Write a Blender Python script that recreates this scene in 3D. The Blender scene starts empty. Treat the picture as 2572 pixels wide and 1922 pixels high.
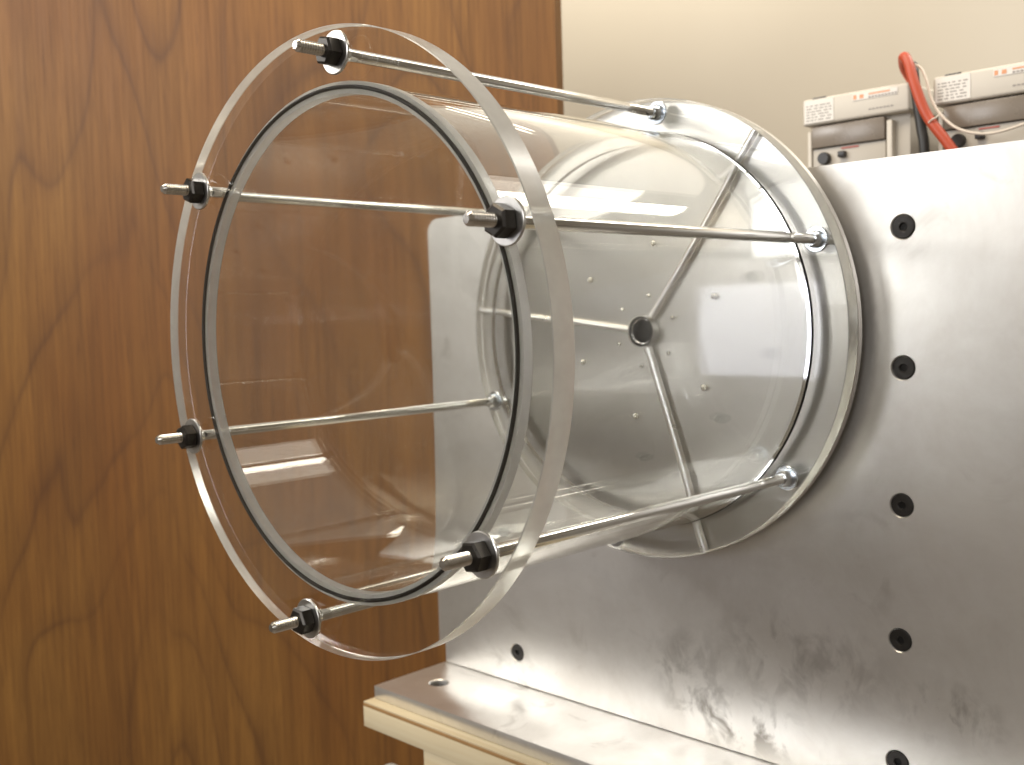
import bpy, bmesh, math, random
from mathutils import Matrix, Vector
random.seed(4)
sc = bpy.context.scene
C = sc.collection
PI = math.pi

# ------------------------------------------------------------------ camera
R = ((0.7123033, 0.7012755, -0.0289267), (0.0250584, -0.0665966, -0.9974653), (-0.7014243, 0.7097729, -0.0650099))
cam_d = bpy.data.cameras.new("camera"); cam = bpy.data.objects.new("camera", cam_d); C.objects.link(cam)
right, down, fwd = (Vector(r) for r in R)
M = Matrix((right, -down, -fwd)).transposed().to_4x4(); M.translation = Vector((0.5649, -0.7252, 0.0188))
cam.matrix_world = M
cam_d.sensor_width = 36.0; cam_d.lens = 36.0 * 2671.19 / 2572.0
cam_d.clip_start = 0.01; cam_d.clip_end = 60
cam_d.dof.use_dof = True; cam_d.dof.focus_distance = 0.66; cam_d.dof.aperture_fstop = 11.0
sc.camera = cam
sc.render.resolution_x, sc.render.resolution_y = 1024, 765

# ------------------------------------------------------------------ world and lamps
w = bpy.data.worlds.new("World"); sc.world = w; w.use_nodes = True
bg = w.node_tree.nodes["Background"]
bg.inputs[0].default_value = (1.0, 0.83, 0.63, 1); bg.inputs[1].default_value = 0.16

def area(name, loc, target, sx, sy, power, col):
    d = bpy.data.lights.new(name, 'AREA'); d.shape = 'RECTANGLE'; d.size = sx; d.size_y = sy
    d.energy = power; d.color = col
    o = bpy.data.objects.new(name, d); C.objects.link(o)
    o.location = loc; o.rotation_euler = (Vector(target) - Vector(loc)).to_track_quat('-Z', 'Y').to_euler()
    return o
area("window_light", (-0.98, -2.30, 0.74), (-0.98, 0.0, 0.74), 0.66, 1.10, 22, (0.97, 0.98, 1.0))
area("low_window_light", (-1.30, -2.30, -0.06), (-1.30, 0.0, -0.06), 0.46, 0.32, 2.3, (0.82, 0.84, 1.0))
area("right_fill_light", (0.95, -2.30, 0.66), (0.2, 0.0, 0.0), 0.8, 0.8, 17, (0.98, 0.98, 1.0))  # added fill, no known window; whitens the streak in the rear disc
area("side_window_light", (-1.95, -1.80, 1.15), (-0.2, 0.0, -0.3), 0.7, 0.5, 26, (1.0, 0.99, 0.97))
area("ceiling_light_panel", (-0.60, 0.62, 1.10), (-0.60, 0.62, 0.0), 1.8, 1.46, 5.5, (1.0, 0.94, 0.84))
area("ceiling_light_bright_panel", (0.58, 0.52, 1.09), (0.58, 0.52, 0.0), 0.54, 1.24, 7.6, (1.0, 0.95, 0.86))
area("ceiling_light_tube", (0.52, 0.84, 1.06), (0.52, 0.84, 0.0), 0.10, 0.95, 7.0, (1.0, 0.96, 0.88))
area("door_fill_light", (-0.25, -0.55, 1.35), (-0.9, 0.4, 0.3), 0.9, 0.5, 21, (1.0, 0.88, 0.70))  # added fill lamp, set near the door top so its light falls off downward
area("wall_fill_light", (-1.05, 0.90, 1.15), (-1.1, 1.4, 0.45), 1.2, 0.15, 8.0, (1.0, 0.92, 0.78))  # added lamp hidden behind the door, brightens the left of the wall

sc.view_settings.view_transform = 'Standard'; sc.view_settings.look = 'None'
sc.view_settings.exposure = 0.0; sc.view_settings.gamma = 1.0
cy = sc.cycles
cy.max_bounces = 40; cy.transmission_bounces = 40; cy.glossy_bounces = 36; cy.diffuse_bounces = 4
cy.transparent_max_bounces = 16; cy.caustics_refractive = True; cy.caustics_reflective = True
cy.sample_clamp_indirect = 40.0; cy.use_denoising = True; cy.blur_glossy = 0.5

# ------------------------------------------------------------------ node helpers
class NT:
    def __init__(s, name):
        s.m = bpy.data.materials.new(name); s.m.use_nodes = True
        s.t = s.m.node_tree; s.t.nodes.clear()
        s.out = s.t.nodes.new('ShaderNodeOutputMaterial')
    def n(s, typ, **kw):
        nd = s.t.nodes.new('ShaderNode' + typ)
        for k, v in kw.items():
            if k.startswith('i_'):
                key = k[2:]
                nd.inputs[int(key) if key.isdigit() else key.replace('_', ' ')].default_value = v
            else: setattr(nd, k, v)
        return nd
    def l(s, a, b): s.t.links.new(a, b)
    def coord(s, scale=(1, 1, 1), rot=(0, 0, 0)):
        tc = s.n('TexCoord'); mp = s.n('Mapping'); mp.inputs['Scale'].default_value = scale; mp.inputs['Rotation'].default_value = rot
        s.l(tc.outputs['Object'], mp.inputs['Vector']); return mp.outputs[0]
    def noise(s, vec, scale, detail=3, rough=.5, dist=0.0):
        nd = s.n('TexNoise'); nd.inputs['Scale'].default_value = scale; nd.inputs['Detail'].default_value = detail
        nd.inputs['Roughness'].default_value = rough; nd.inputs['Distortion'].default_value = dist
        s.l(vec, nd.inputs['Vector']); return nd.outputs['Fac']
    def ramp(s, fac, stops, interp='LINEAR'):
        nd = s.n('ValToRGB'); cr = nd.color_ramp; cr.interpolation = interp
        while len(cr.elements) < len(stops): cr.elements.new(0.5)
        for e, (p, c) in zip(cr.elements, stops):
            e.position = p; e.color = (c, c, c, 1) if not hasattr(c, '__len__') else (*c, 1)
        s.l(fac, nd.inputs[0]); return nd.outputs[0]
    def math(s, op, a, b=None, c=None):
        nd = s.n('Math', operation=op)
        for i, v in enumerate((a, b, c)):
            if v is None: continue
            if hasattr(v, 'is_linked'): s.l(v, nd.inputs[i])
            else: nd.inputs[i].default_value = v
        return nd.outputs[0]
    def mix(s, fac, a, b, mode='MIX'):
        nd = s.n('Mix', data_type='RGBA', blend_type=mode)
        for i, v in ((0, fac), (6, a), (7, b)):
            if hasattr(v, 'is_linked'): s.l(v, nd.inputs[i])
            else: nd.inputs[i].default_value = v if not hasattr(v, '__len__') else (*v, 1)
        return nd.outputs[2]
    def bsdf(s, col=(.5, .5, .5), rough=.5, metal=0., bump=None, bstr=.1, bdist=.001, **kw):
        b = s.n('BsdfPrincipled')
        for key, v in (('Base Color', col), ('Roughness', rough), ('Metallic', metal)):
            if hasattr(v, 'is_linked'): s.l(v, b.inputs[key])
            else: b.inputs[key].default_value = (*v, 1) if hasattr(v, '__len__') else v
        for k, v in kw.items(): b.inputs[k.replace('_', ' ')].default_value = v
        if bump is not None:
            bp = s.n('Bump'); bp.inputs['Strength'].default_value = bstr; bp.inputs['Distance'].default_value = bdist
            s.l(bump, bp.inputs['Height']); s.l(bp.outputs[0], b.inputs['Normal'])
        return b.outputs[0]
    def done(s, sh): s.l(sh, s.out.inputs['Surface']); return s.m

def simple(name, col, rough=.5, metal=0., var=.12, scale=60., **kw):
    t = NT(name); v = t.coord()
    f = t.noise(v, scale, 4)
    c = t.mix(f, tuple(x * (1 - var) for x in col), tuple(min(1, x * (1 + var)) for x in col))
    r = t.math('MULTIPLY_ADD', f, .16, rough - .08)
    return t.done(t.bsdf(c, r, metal, **kw))

# ------------------------------------------------------------------ materials
def m_acrylic():
    t = NT('clear_acrylic'); g = t.n('BsdfGlass'); g.inputs['IOR'].default_value = 1.49
    g.inputs['Color'].default_value = (.985, .985, .975, 1)
    f = t.noise(t.coord((1, .25, 1)), 9, 4, .6)
    r = t.ramp(f, [(.35, 0.0), (.8, .05)]); t.l(r, g.inputs['Roughness'])
    return t.done(g.outputs[0])
def glassy(name, rough, gcol, diff, dcol, trans=.5):
    t = NT(name); g = t.n('BsdfGlass'); g.inputs['IOR'].default_value = 1.49
    g.inputs['Roughness'].default_value = rough; g.inputs['Color'].default_value = (*gcol, 1)
    d = t.n('BsdfTranslucent'); d.inputs[0].default_value = (*dcol, 1)
    d2 = t.n('BsdfDiffuse'); d2.inputs[0].default_value = (*dcol, 1)
    mx = t.n('MixShader'); mx.inputs[0].default_value = 1 - trans
    t.l(d.outputs[0], mx.inputs[1]); t.l(d2.outputs[0], mx.inputs[2])
    f = t.noise(t.coord(), 60, 3)
    m2 = t.n('MixShader'); t.l(t.math('MULTIPLY_ADD', f, .16, diff - .08), m2.inputs[0])
    t.l(g.outputs[0], m2.inputs[1]); t.l(mx.outputs[0], m2.inputs[2])
    return t.done(m2.outputs[0])
def m_alu(name, base=(.80, .785, .75), r0=.26, r1=.44, streak=(18, 18, 1.2), stain=.35, metal=1.0, cl=.5, marks=()):
    t = NT(name); v = t.coord()
    cloud = t.noise(v, 5.5, 6, .66, .5)
    cl2 = t.noise(t.coord((1, 1, 1.25)), 15, 5, .7, .9)
    br = t.noise(t.coord(streak), 14, 4, .7)
    spots = t.ramp(t.noise(v, 21, 4, .6, 1.0), [(.58, 0.0), (.70, 1.0)])
    gate = t.ramp(t.noise(v, 4.2, 2, .5), [(.48, 0.0), (.60, 1.0)])
    c = t.mix(t.math('MULTIPLY', t.math('MULTIPLY', spots, gate), stain), base, (base[0] * .40, base[1] * .37, base[2] * .34))
    c = t.mix(t.math('MULTIPLY', t.ramp(cloud, [(.36, 0.), (.66, 1.)]), cl), c, (base[0] * .64, base[1] * .60, base[2] * .56))
    c = t.mix(t.math('MULTIPLY', t.ramp(cl2, [(.40, 0.), (.68, 1.)]), cl * .5), c, (base[0] * .70, base[1] * .66, base[2] * .62))
    if marks:      # greasy stains at their own places on the plate
        sp2 = t.ramp(t.noise(t.coord((1, 1, .75)), 42, 4, .62, .5), [(.47, 0.0), (.62, 1.0)])
        for (mx_, mz_, sx_, sz_, am_) in marks:
            mp = t.n('Mapping'); tc = t.n('TexCoord'); t.l(tc.outputs['Object'], mp.inputs['Vector'])
            mp.inputs['Scale'].default_value = (1 / sx_, 0, 1 / sz_); mp.inputs['Location'].default_value = (-mx_ / sx_, 0, -mz_ / sz_)
            ln_ = t.n('VectorMath', operation='LENGTH'); t.l(mp.outputs[0], ln_.inputs[0])
            k_ = t.ramp(ln_.outputs['Value'], [(.35, am_), (1.0, 0.0)])
            c = t.mix(t.math('MULTIPLY', k_, sp2), c, (.20, .18, .155))
    r = t.math('ADD', t.math('MULTIPLY_ADD', t.ramp(cloud, [(.3, 0.), (.7, 1.)]), r1 - r0, r0), t.math('MULTIPLY', br, .05))
    h = t.math('ADD', br, t.math('MULTIPLY', cl2, 1.5))
    return t.done(t.bsdf(c, r, metal, bump=h, bstr=.09, bdist=.0006))
def m_wood_veneer():
    t = NT('brown_wood_veneer')
    v = t.coord((1.0, 1.0, .42))
    warp = t.noise(v, 2.3, 1.6, .40, .30)
    wob = t.noise(t.coord((1, 1, .12)), 22, 2, .5)
    ring = t.math('MULTIPLY_ADD', wob, .16, t.math('MULTIPLY', warp, 13.0))
    lines = t.math('FRACT', ring)
    ln = t.ramp(lines, [(0.0, .9), (.05, .25), (.14, 0.0), (.66, .0), (.92, .40), (1.0, 1.0)])
    amt = t.ramp(t.noise(t.coord((1, 1, .5)), 3.5, 2), [(.36, .25), (.60, 1.0)])
    ln = t.math('MULTIPLY', ln, amt)
    fib = t.noise(t.coord((1, 1, .030)), 170, 4, .70, .15)
    fib2 = t.noise(t.coord((1, 1, .045)), 38, 4, .6, .3)
    pore = t.ramp(t.noise(t.coord((1, 1, .05)), 330, 2, .5), [(.60, 0.), (.72, 1.)])
    blot = t.noise(t.coord((1, 1, .4)), 3.2, 3, .55)
    c = t.mix(t.ramp(blot, [(.36, 0.), (.64, 1.)]), (.178, .070, .0135), (.232, .108, .0235))
    c = t.mix(t.math('MULTIPLY', t.ramp(fib2, [(.36, 0.), (.68, 1.)]), .42), c, (.100, .040, .009))
    c = t.mix(t.math('MULTIPLY', t.ramp(fib, [(.42, 0.), (.66, 1.)]), .45), c, (.075, .029, .007))
    c = t.mix(t.math('MULTIPLY', pore, .35), c, (.060, .024, .008))
    c = t.mix(t.math('MULTIPLY', ln, .55), c, (.060, .023, .008))
    return t.done(t.bsdf(c, t.math('MULTIPLY_ADD', fib, .15, .50), 0., bump=fib, bstr=.08, bdist=.0005, Specular_IOR_Level=.3))
def m_pine():
    t = NT('pale_bare_wood'); v = t.coord((.06, 1, 1))
    f = t.noise(v, 90, 4, .6, .4); b = t.noise(t.coord((.4, 1, 1)), 22, 3)
    c = t.mix(t.ramp(f, [(.35, 0.), (.75, 1.)]), (.62, .525, .345), (.52, .40, .23))
    c = t.mix(t.math('MULTIPLY', b, .35), c, (.64, .56, .38))
    return t.done(t.bsdf(c, .65, 0., bump=f, bstr=.15, bdist=.0006))
def m_wall():
    t = NT('beige_wall_paint'); v = t.coord()
    f = t.noise(v, 3, 3); g = t.noise(v, 320, 3)
    c = t.mix(f, (.56, .51, .43), (.60, .55, .465))
    return t.done(t.bsdf(c, .75, 0., bump=g, bstr=.12, bdist=.0008))

ACR = m_acrylic()
RIM = glassy('machined_acrylic_edge', .18, (.99, .985, .975), .40, (.96, .945, .91))
FROST = glassy('frosted_acrylic_end', .22, (.98, .98, .97), .50, (.88, .87, .84), .4)
DRILL = glassy('drilled_acrylic_bore', .12, (1, 1, 1), .22, (.96, .96, .96), .5)
ALU = m_alu('milled_aluminium', metal=.88, marks=[(.075, -.334, .085, .030, .85), (.02, -.30, .05, .045, .45), (.255, -.285, .045, .03, .6), (.13, -.27, .10, .05, .35), (-.20, -.335, .06, .02, .35)])
ALU_BASE = m_alu('smooth_aluminium', r0=.26, r1=.42, stain=.5, metal=.85)
ALU_DISC = m_alu('grey_turned_aluminium', base=(.66, .64, .605), r0=.34, r1=.42, stain=.15, metal=.85, cl=.3)
STEEL = simple('polished_steel', (.80, .79, .76), .15, 1.0, .06, 120)
THREAD = simple('steel_thread', (.72, .69, .64), .22, 1.0, .1, 200)
DARKNUT = simple('dark_steel_nut', (.040, .035, .029), .30, .7, .2, 160)
WASHER = simple('grey_steel_washer', (.55, .53, .49), .32, 1.0, .1, 200)
ZINC = simple('zinc_collar', (.66, .70, .74), .24, 1.0, .08, 160)
BLACK = simple('black_rubber', (.012, .011, .010), .5, 0., .2, 90, Specular_IOR_Level=.2)
BOLT = simple('black_oxide_steel', (.022, .019, .016), .42, .3, .2, 120)
VENEER, PINE, WALLM = m_wood_veneer(), m_pine(), m_wall()
GLUE = simple('brown_glue_line', (.34, .19, .07), .6, 0., .25, 70)
BEIGE = simple('beige_plastic', (.60, .555, .48), .45, 0., .05, 30)
BEIGE2 = simple('grey_beige_plastic', (.45, .41, .35), .45, 0., .06, 30)
SMOKE = simple('smoky_plastic_window', (.22, .185, .15), .28, 0., .15, 18)
PAPER = simple('white_paper', (.78, .75, .70), .6, 0., .03, 40)
INK = simple('grey_print', (.30, .27, .25), .6, 0., .2, 300)
ORANGE = simple('orange_print', (.70, .32, .16), .5, 0., .1, 200)
REDP = simple('red_print', (.42, .07, .05), .5, 0., .1, 200)
DARK = simple('black_plastic', (.025, .023, .022), .4, 0., .2, 80)
REDC = simple('red_cable_jacket', (.46, .068, .026), .42, 0., .08, 60)
BLKC = simple('black_cable_jacket', (.025, .024, .022), .45, 0., .1, 60)
WHTC = simple('white_wire_jacket', (.66, .58, .49), .5, 0., .05, 60)
FLOORM = simple('brown_floor', (.20, .165, .13), .55, 0., .2, 5)
GREYB = simple('grey_painted_metal', (.42, .43, .41), .45, 0., .08, 20)

# ------------------------------------------------------------------ mesh helpers
def link(name, me, mats, parent=None, loc=(0, 0, 0)):
    o = bpy.data.objects.new(name, me); C.objects.link(o); o.location = loc
    for m in (mats if isinstance(mats, (list, tuple)) else [mats]): me.materials.append(m)
    if parent: o.parent = parent
    return o
def finish(bm, name, mats, parent=None, loc=(0, 0, 0), smooth=True, ang=32):
    me = bpy.data.meshes.new(name); bm.to_mesh(me); bm.free()
    if smooth:
        for p in me.polygons: p.use_smooth = True
        me.set_sharp_from_angle(angle=math.radians(ang))
    return link(name, me, mats, parent, loc)
def lathe_into(bm, prof, seg=96, closed=False, axis='Y', flip=False, mats=None, centre=(0, 0, 0), mtx=None):
    """revolve profile [(r, h)] about an axis; r==0 points become poles"""
    rings = []
    for r, h in prof:
        if r < 1e-9:
            rings.append([bm.verts.new((0, h, 0))])
        else:
            rings.append([bm.verts.new((r * math.cos(2 * PI * k / seg), h, r * math.sin(2 * PI * k / seg))) for k in range(seg)])
    fs = []
    n = len(prof)
    for i in range(n if closed else n - 1):
        a, b = rings[i], rings[(i + 1) % n]
        for k in range(seg):
            k2 = (k + 1) % seg
            if len(a) == 1 and len(b) == 1: continue
            if len(a) == 1: f = bm.faces.new((a[0], b[k], b[k2]))
            elif len(b) == 1: f = bm.faces.new((a[k], b[0], a[k2]))
            else: f = bm.faces.new((a[k], b[k], b[k2], a[k2]))
            if mats: f.material_index = mats[i]
            fs.append(f)
    bmesh.ops.recalc_face_normals(bm, faces=fs)
    if flip: bmesh.ops.reverse_faces(bm, faces=fs)
    vs = [v for r_ in rings for v in r_]
    if mtx is not None: bmesh.ops.transform(bm, matrix=mtx, verts=vs)
    bmesh.ops.translate(bm, verts=vs, vec=centre)
    return fs
def lathe(name, prof, mat, parent=None, seg=96, closed=False, ang=32, mats=None, loc=(0, 0, 0)):
    bm = bmesh.new(); lathe_into(bm, prof, seg, closed, mats=mats); return finish(bm, name, mat, parent, loc, ang=ang)
def torus_prof(R_, r, y, n=14): return [(R_ + r * math.cos(2 * PI * k / n), y + r * math.sin(2 * PI * k / n)) for k in range(n)]
def box_into(bm, x0, x1, y0, y1, z0, z1, bev=0.0, seg=2):
    m = Matrix.Translation(((x0 + x1) / 2, (y0 + y1) / 2, (z0 + z1) / 2)) @ Matrix.Diagonal((x1 - x0, y1 - y0, z1 - z0, 1))
    r = bmesh.ops.create_cube(bm, size=1, matrix=m)
    if bev:
        es = list({e for v in r['verts'] for e in v.link_edges})
        bmesh.ops.bevel(bm, geom=es, offset=bev, segments=seg, affect='EDGES', profile=.5)
def box(name, b, mat, parent=None, bev=0.0, seg=2):
    bm = bmesh.new(); box_into(bm, *b, bev, seg); return finish(bm, name, mat, parent)
def prism(name, pts, y0, y1, mat, parent=None, bev=0.0):
    """pts (x,z) outline extruded along y"""
    bm = bmesh.new()
    vs = [bm.verts.new((x, y0, z)) for x, z in pts]; f = bm.faces.new(vs)
    r = bmesh.ops.extrude_face_region(bm, geom=[f])
    bmesh.ops.translate(bm, verts=[e for e in r['geom'] if isinstance(e, bmesh.types.BMVert)], vec=(0, y1 - y0, 0))
    bmesh.ops.recalc_face_normals(bm, faces=bm.faces)
    if bev:
        es = [e for e in bm.edges if e.calc_face_angle(0) > .9]
        bmesh.ops.bevel(bm, geom=es, offset=bev, segments=2, affect='EDGES')
    return finish(bm, name, mat, parent)
def tube_path(name, pts, r, mat, parent=None, seg=10, sub=6):
    P_ = [Vector(p) for p in pts]; path = []
    for i in range(len(P_) - 1):
        p0, p1, p2, p3 = P_[max(0, i - 1)], P_[i], P_[i + 1], P_[min(len(P_) - 1, i + 2)]
        for k in range(sub):
            t = k / sub
            path.append(.5 * ((2 * p1) + (p2 - p0) * t + (2 * p0 - 5 * p1 + 4 * p2 - p3) * t * t + (3 * p1 - p0 - 3 * p2 + p3) * t ** 3))
    path.append(P_[-1])
    bm = bmesh.new(); rings = []; up = Vector((0.3, 1, .1)).normalized()
    for i, p in enumerate(path):
        d = (path[min(i + 1, len(path) - 1)] - path[max(i - 1, 0)]).normalized()
        a = (up - d * up.dot(d)).normalized(); b = d.cross(a); up = a
        rings.append([bm.verts.new(p + r * (math.cos(2 * PI * k / seg) * a + math.sin(2 * PI * k / seg) * b)) for k in range(seg)])
    for a, b in zip(rings, rings[1:]):
        for k in range(seg): bm.faces.new((a[k], a[(k + 1) % seg], b[(k + 1) % seg], b[k]))
    bm.faces.new(rings[0]); bm.faces.new(rings[-1])
    bmesh.ops.recalc_face_normals(bm, faces=bm.faces)
    return finish(bm, name, mat, parent, ang=50)
def thing(name, label, cat, loc=(0, 0, 0), group=None):
    o = bpy.data.objects.new(name, None); C.objects.link(o); o.location = loc; o.empty_display_size = .05
    o['label'] = label; o['category'] = cat
    if group: o['group'] = group
    return o
def tag(o, label, cat, group=None):
    o['label'] = label; o['category'] = cat
    if group: o['group'] = group
    return o
def boolean_cut(o, cutters):
    bm = bmesh.new()
    for prof, mtx in cutters: lathe_into(bm, prof, 40, mtx=mtx)
    me = bpy.data.meshes.new('cut'); bm.to_mesh(me); bm.free()
    c = bpy.data.objects.new('cut', me); C.objects.link(c)
    md = o.modifiers.new('cut', 'BOOLEAN'); md.operation = 'DIFFERENCE'; md.object = c; md.solver = 'EXACT'
    bpy.context.view_layer.update()
    new = bpy.data.meshes.new_from_object(o.evaluated_get(bpy.context.evaluated_depsgraph_get()))
    o.modifiers.clear(); o.data = new; bpy.data.objects.remove(c)
    for p in new.polygons: p.use_smooth = True
    new.set_sharp_from_angle(angle=math.radians(32))

# ------------------------------------------------------------------ setting
wall = box('wall', (-2.2, 3.2, 1.40, 1.48, -1.15, 1.9), WALLM); wall['kind'] = 'structure'
flo = box('floor', (-3.2, 3.2, -3.2, 1.48, -1.25, -1.151), FLOORM); flo['kind'] = 'structure'

# brown veneered door leaf, standing ajar in front of the wall
door = thing('wooden_door', 'brown wood veneer door leaf with wavy grain filling the left side behind the clear cylinder', 'door', (-0.4855, 0.45, -1.13))
door.rotation_euler = (0, 0, math.radians(25 + 180))
box('veneer_face', (0, 1.35, 0, 0.004, 0, 2.18), VENEER, door)
box('panel_core', (0.001, 1.349, -0.032, -0.0005, 0, 2.18), VENEER, door)

# ------------------------------------------------------------------ aluminium stand
PY, ZB = 0.0342, -0.3617
stand = thing('metal_stand', 'bare aluminium stand of one upright plate on a flat base plate', 'stand', (0, 0, 0))
XL, XR, ZT = -0.3005, 0.72, 0.1252
cr = .016
pts = [(XL, ZB + .0005), (XR, ZB + .0005), (XR, ZT)] + [(XL + cr - cr * math.sin(a), ZT - cr + cr * math.cos(a)) for a in [i * PI / 16 for i in range(9)]]
plate = prism('upright_plate', pts, PY, PY + .019, ALU, stand, bev=.0008)
bolts = [(.2204, .0735), (.2200, -.0298), (.2184, -.1324), (.2166, -.2350), (.2140, -.3300), (-.1894, -.3286), (-.1930, -.2300),
         (.6250, .0735), (.6250, -.0298), (.6250, -.1324)]
cp = [(0, .0036), (.0088, .0036), (.0088, .0009), (.0096, .0), (.0096, -.004), (0, -.004)]
boolean_cut(plate, [(cp, Matrix.Translation((x, PY, z))) for x, z in bolts])
def make_bolt(x, z):
    b = lathe('bolt', [(.0028, .0022), (.0028, .0007), (.0034, .0003), (.0078, .0003), (.0086, .0009), (.0086, .0034), (0, .0034)], BOLT, stand, 32)
    b.location = (x, PY, z)
    lathe('hex_socket', [(0, .0022), (.0029, .0022), (.0029, .0030), (0, .0030)], BLACK, b, 6)
    return b
b0 = make_bolt(*bolts[0])
for x, z in bolts[1:]:
    b = b0.copy(); C.objects.link(b); b.parent = stand; b.location = (x, PY, z)
    for ch in list(b0.children):
        c = ch.copy(); C.objects.link(c); c.parent = b
base = box('base_plate', (-.3015, XR, -.0645, PY + .05, ZB - .0133, ZB), ALU_BASE, stand, bev=.0006)
boolean_cut(base, [([(0, -.0105), (.0096, -.0105), (.0096, -.0008), (.0106, 0), (.0106, .003), (0, .003)],
                    Matrix.Translation((-.2558, -.0155, ZB)) @ Matrix.Rotation(PI / 2, 4, 'X'))])

hole_dark_fill = lathe('bolt', [(.0030, -.0080), (.0030, -.0042), (.0036, -.0036), (.0084, -.0036), (.0092, -.0042), (.0092, -.0100), (0, -.0100)], BOLT, stand, 32)  # the hole is empty; this black head is added to darken its inside
hole_dark_fill.location = (-.2558, -.0155, ZB); hole_dark_fill.rotation_euler = (PI / 2, 0, 0)
# boards under the base plate
bd = thing('wood_board', 'pale bare wood board lying directly under the aluminium base plate', 'board', (0, 0, 0))
zt = ZB - .0140
box('board', (-.3055, XR, -.0765, .16, zt - .0262, zt - .0050), PINE, bd, bev=.0007)
box('brown_ply', (-.3055, XR, -.0763, .16, zt - .0049, zt - .0017), GLUE, bd, bev=.0004)
box('top_ply', (-.3053, XR, -.0760, .16, zt - .0016, zt), PINE, bd, bev=.0004)
bt = box('support_board', (-.2150, XR, -.0740, .14, zt - .085, zt - .0264), PINE, bev=.0012)
tag(bt, 'lower pale wood block set back beneath the wood board at the bottom edge', 'block')
gb = thing('grey_block', 'small grey metal corner just showing at the bottom edge left of the wood block', 'block', (-.3970, .0300, -1.15))
bm = bmesh.new(); box_into(bm, 0, .09, -.09, 0, .62, .652, .008, 3); finish(bm, 'cap', GREYB, gb)
bm = bmesh.new(); box_into(bm, .008, .082, -.082, -.008, 0, .619, .004, 2); finish(bm, 'post', GREYB, gb)

# ------------------------------------------------------------------ clear chamber
ch = thing('clear_cylinder_chamber', 'clear acrylic cylinder with round end discs clamped by six steel tie rods', 'chamber', (0, 0, 0))
LB, LF = -.3082, -.3252          # lid back / front
RB, A0 = .1829, 81.5
rod_ang = [math.radians(A0 - 60 * i) for i in range(6)]
# front lid
bm = bmesh.new()
c = .0006
lathe_into(bm, [(0, LF), (.2 - c, LF), (.2, LF + c), (.2, LB - c), (.2 - c, LB), (0, LB)], 256, mats=[0, 1, 1, 1, 0])
for a in rod_ang:
    lathe_into(bm, [(0, LF + .0004), (.0046, LF + .0004), (.0046, LB - .0004), (0, LB - .0004)], 32, flip=True,
               centre=(RB * math.cos(a), 0, RB * math.sin(a)))
finish(bm, 'front_disc', [ACR, RIM], ch)
# tube
TE = -.3056
lathe('tube', [(.1675, TE + .0070), (.1675, -.0050), (.1600, -.0050), (.1600, TE + .0070)], ACR, ch, 256, closed=True)
lathe('tube_end', [(.1676, TE), (.1677, TE + .0004), (.1677, TE + .0067), (.1598, TE + .0067), (.1598, TE + .0004), (.1600, TE)], FROST, ch, 256, closed=True)
lathe('seal_ring', torus_prof(.1640, .00125, -.3068), BLACK, ch, 192, closed=True, ang=80)
lathe('seal_ring', torus_prof(.1655, .0024, -.0025), BLACK, ch, 192, closed=True, ang=80)
# rear acrylic disc with a centre bore, three radial channels shown by bright rods and blind drill holes
RD, DT = .1950, .0150
bm = bmesh.new()
lathe_into(bm, [(.0135, 0), (RD - c, 0), (RD, c), (RD, DT - c), (RD - c, DT), (.0135, DT)], 256, closed=True, mats=[0, 1, 1, 1, 0, 1])
for i in range(6):
    for rr, sz in ((.0755, .0027), (.0308, .0017)):
        a = math.radians(A0 - 60 * i)
        n_ = 8; yc_ = DT - .0012 - sz
        lathe_into(bm, [(sz * math.sin(PI * k / n_), yc_ - 1.3 * sz * math.cos(PI * k / n_)) for k in range(n_)] + [(0, yc_ + 1.3 * sz * .92)], 16, flip=True,
                   centre=(rr * math.cos(a), 0, rr * math.sin(a)))
finish(bm, 'rear_disc', [ACR, RIM, DRILL], ch)
STREAK_MAT = simple('channel_streak_metal', (.95, .95, .96), .30, 1., .02, 60)  # bright metal imitating light streaks in the drilled channels, no real tubing
lathe('bore_glint', torus_prof(.0108, .0006, .0030, 10), STEEL, ch, 40, closed=True, ang=80)  # added ring imitating the light line on the bore's rear edge
for a, r_ in ((-71, .0040), (53, .0031), (173, .0029)):
    bm = bmesh.new()
    lathe_into(bm, [(0, .0150), (r_, .0150), (r_, RD - .0012), (0, RD - .0012)], 24, centre=(0, .0078, 0),
               mtx=Matrix.Rotation(-math.radians(a - 90), 4, 'Y') @ Matrix.Rotation(PI / 2, 4, 'X'))
    finish(bm, 'channel_streak', STREAK_MAT, ch)
lathe('mounting_flange', [(.0132, DT + .0006), (RD - .0012, DT + .0006), (RD - .0004, DT + .0014), (RD - .0004, DT + .0066), (RD - .0012, DT + .0074), (.0132, DT + .0074)], ALU_DISC, ch, 192, closed=True)
lathe('bore_dark_fill', [(0, .0095), (.0110, .0095), (.0116, .0010), (.0128, .0010), (.0128, DT + .0070), (0, DT + .0070)], BLACK, ch, 40)  # black cup added for the darkness inside the open centre hole
lathe('spacer', [(0, DT + .0080), (.070, DT + .0080), (.070, PY - .0006), (0, PY - .0006)], ALU_DISC, ch, 64)

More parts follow.
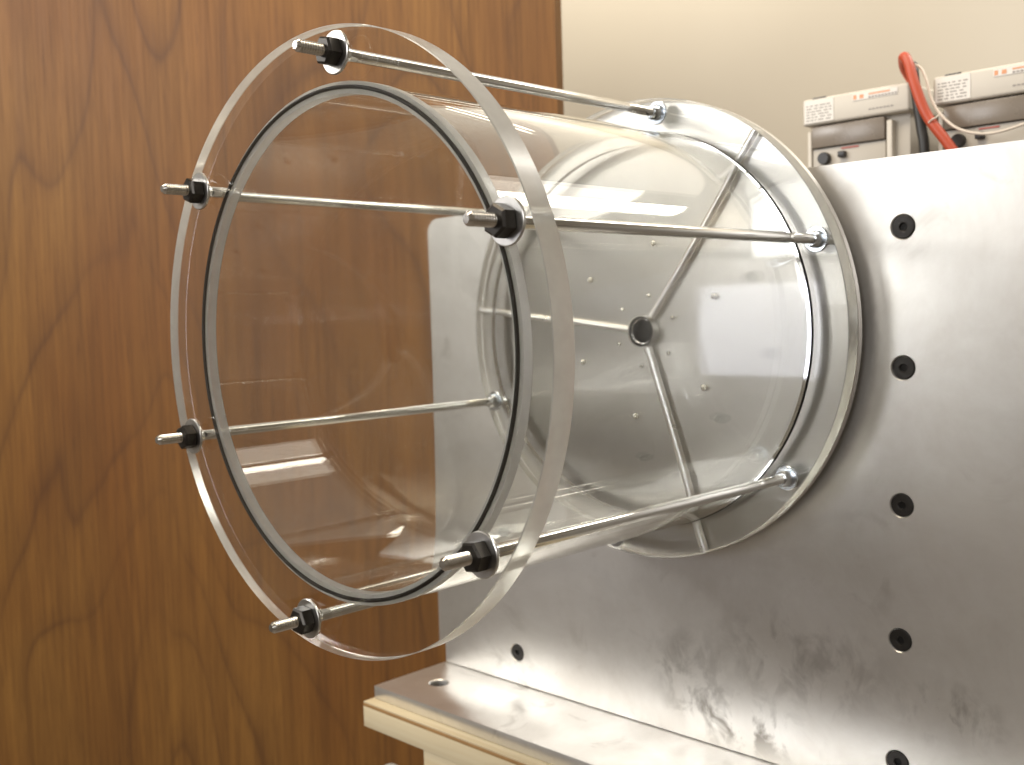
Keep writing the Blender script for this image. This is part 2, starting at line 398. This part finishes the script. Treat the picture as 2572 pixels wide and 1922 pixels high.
def make_rod():
    sh = lathe('tie_rod', [(0, -.3278), (.0036, -.3278), (.0036, -.3250), (.0039, -.3245), (.0039, -.0450), (.0035, -.0440), (.0035, -.0350), (.0038, -.0340), (.0038, -.0010), (0, -.0010)], STEEL, ch, 40)
    n = 14; pr = [(0, -.3555), (.0024, -.3555), (.0033, -.3543)]
    y = -.3540
    for i in range(n):
        pr += [(.0038, y + .0004), (.0039, y + .0008), (.0030, y + .0015), (.0030, y + .00185)]; y += .00185
    pr += [(.0034, -.3277), (0, -.3277)]
    lathe('thread', pr, THREAD, sh, 32, ang=20)
    # hex nut with chamfered corners
    bm = bmesh.new(); h0, h1, rr = -.3362, -.3274, .0092
    lathe_into(bm, [(.0036, h0), (rr * .84, h0), (rr, h0 + .0012), (rr, h1 - .0003), (.0036, h1)], 6)
    nut = finish(bm, 'nut', DARKNUT, sh, ang=15)
    for p in nut.data.polygons: p.use_smooth = False
    lathe('washer', [(.0040, -.3272), (.0128, -.3272), (.0133, -.3268), (.0133, -.3256), (.0128, -.3252), (.0040, -.3252)], WASHER, sh, 48, closed=True)
    lathe('collar', [(.0036, -.0095), (.0048, -.0095), (.0060, -.0075), (.0066, -.0045), (.0066, -.0020), (.0036, -.0020)], ZINC, sh, 36)
    lathe('rear_washer', [(.0032, -.0019), (.0092, -.0019), (.0097, -.0014), (.0097, -.0004), (.0032, -.0004)], ZINC, sh, 40)
    return sh
rod0 = make_rod()
rot_nut = [12, 28, 52, 5, 40, 20]
for i, a in enumerate(rod_ang):
    if i == 0: o = rod0
    else:
        o = rod0.copy(); C.objects.link(o); o.parent = ch
        for q in list(rod0.children):
            d = q.copy(); C.objects.link(d); d.parent = o
    o.location = (RB * math.cos(a), 0, RB * math.sin(a)); o.rotation_euler = (0, math.radians(rot_nut[i]), 0)

# ------------------------------------------------------------------ control drives behind the plate
mp = thing('mounting_panel', 'grey metal panel behind the beige drive units', 'panel', (.1, .52, -1.15))
box('panel_sheet', (-.16, .45, 0, .02, 0, 1.33), GREYB, mp, bev=.002)
box('mounting_rail', (-.15, .44, -.004, -.0005, 1.22, 1.25), GREYB, mp, bev=.001)
def make_drive(x0, x1, label):
    w_ = x1 - x0
    t = thing('motor_drive', label, 'drive unit', (x0, .36, .02), 'drive units on the wall')
    box('body', (.006, w_ - .004, .012, .155, 0, .206), BEIGE2, t, bev=.002)
    bm = bmesh.new(); box_into(bm, 0, w_, 0, .156, .196, .2250, .003, 3); finish(bm, 'top_cover', BEIGE, t)
    box('side_rail', (.004, .0085, .004, .014, 0, .190), BEIGE, t, bev=.001)
    box('side_rail', (w_ - .026, w_ - .020, .003, .014, 0, .190), BEIGE, t, bev=.001)
    win = box('smoked_cover', (.010, w_ - .028, .002, .0115, .171, .194), SMOKE, t, bev=.001)
    box('terminal_strip', (.010, w_ - .028, .005, .0115, .100, .1700), BEIGE2, t, bev=.001)
    lathe('knob', [(0, -.006), (.0062, -.006), (.0068, -.004), (.0068, .005), (0, .005)], DARK, t, 24, loc=(.025, .004, .1585))
    box('connector', (.042, .050, -.001, .006, .1575, .1640), DARK, t, bev=.0008)
    box('red_mark', (.044, .064, .0042, .0049, .1668, .1682), REDP, t)
    st = box('paper_label', (.003, .038, -.0006, -.0001, .1985, .2228), PAPER, t)
    bm = bmesh.new()
    for k in range(6):
        z = .2008 + k * .0031
        x = .0055
        while x < .034:
            l_ = random.uniform(.002, .007)
            box_into(bm, x, min(x + l_, .0355), -.0008, -.00065, z, z + .0011); x += l_ + random.uniform(.001, .003)
    finish(bm, 'print', INK, st, smooth=False)
    lo = box('logo_strip', (.060, w_ - .012, -.0006, -.0001, .2148, .2218), PAPER, t)
    bm = bmesh.new(); box_into(bm, .061, .0645, -.0008, -.00065, .2160, .2206); box_into(bm, .068, .0725, -.0008, -.00065, .2163, .2203)
    box_into(bm, .078, w_ - .020, -.0008, -.00065, .2188, .2204)
    finish(bm, 'logo_mark', ORANGE, lo, smooth=False)
    bm = bmesh.new()
    for k in range(9): box_into(bm, .078 + k * .0036, .0806 + k * .0036, -.0008, -.00065, .2155, .2172)
    for k in range(7): box_into(bm, .078 + k * .0040, .0808 + k * .0040, -.0004, -.0001, .2030, .2043)
    finish(bm, 'print', INK, lo, smooth=False)
    box('vent_slot', (.012, .028, .001, .004, .2242, .2256), DARK, t)
    return t
make_drive(-.0420, .0800, 'beige drive unit left of the red cable, above the plate edge')
make_drive(.1045, .2265, 'beige drive unit right of the red cable, cut off by the frame')
yc = .350
tag(tube_path('red_cable', [(.0770, yc + .025, .2480), (.0745, yc + .012, .2600), (.0800, yc - .002, .2680), (.0865, yc - .006, .2600), (.0950, yc - .010, .2360), (.1080, yc - .012, .2040), (.1290, yc - .012, .1730), (.1480, yc - .010, .1400), (.160, yc, .08)], .0053, REDC, sub=8),
    'red cable looping over between the two beige drive units', 'cable')
tag(tube_path('cable_tie', [(.1118, yc - .0175, .1955), (.1152, yc - .018, .1980), (.1185, yc - .0165, .1995), (.121, yc - .013, .203)], .0008, WHTC, sub=6), 'thin white tie wrapped round the red cable', 'cable tie')
tag(tube_path('black_cable', [(.0800, yc + .02, .262), (.0850, yc + .010, .2520), (.0890, yc + .008, .2260), (.0945, yc + .006, .1950), (.0985, yc + .004, .1650), (.1000, yc + .004, .05)], .0052, BLKC, sub=8),
    'black cable running down behind the red cable', 'cable')
tag(tube_path('white_wire', [(.0880, yc + .006, .2600), (.0960, yc + .003, .2540), (.1030, yc, .2400), (.1095, yc - .003, .2200), (.1200, yc - .006, .2030), (.1360, yc - .008, .1880), (.1560, yc - .008, .1800), (.1760, yc - .006, .1790), (.205, yc, .186)], .0014, WHTC, sub=8),
    'thin white wire curving right from behind the red cable', 'wire')
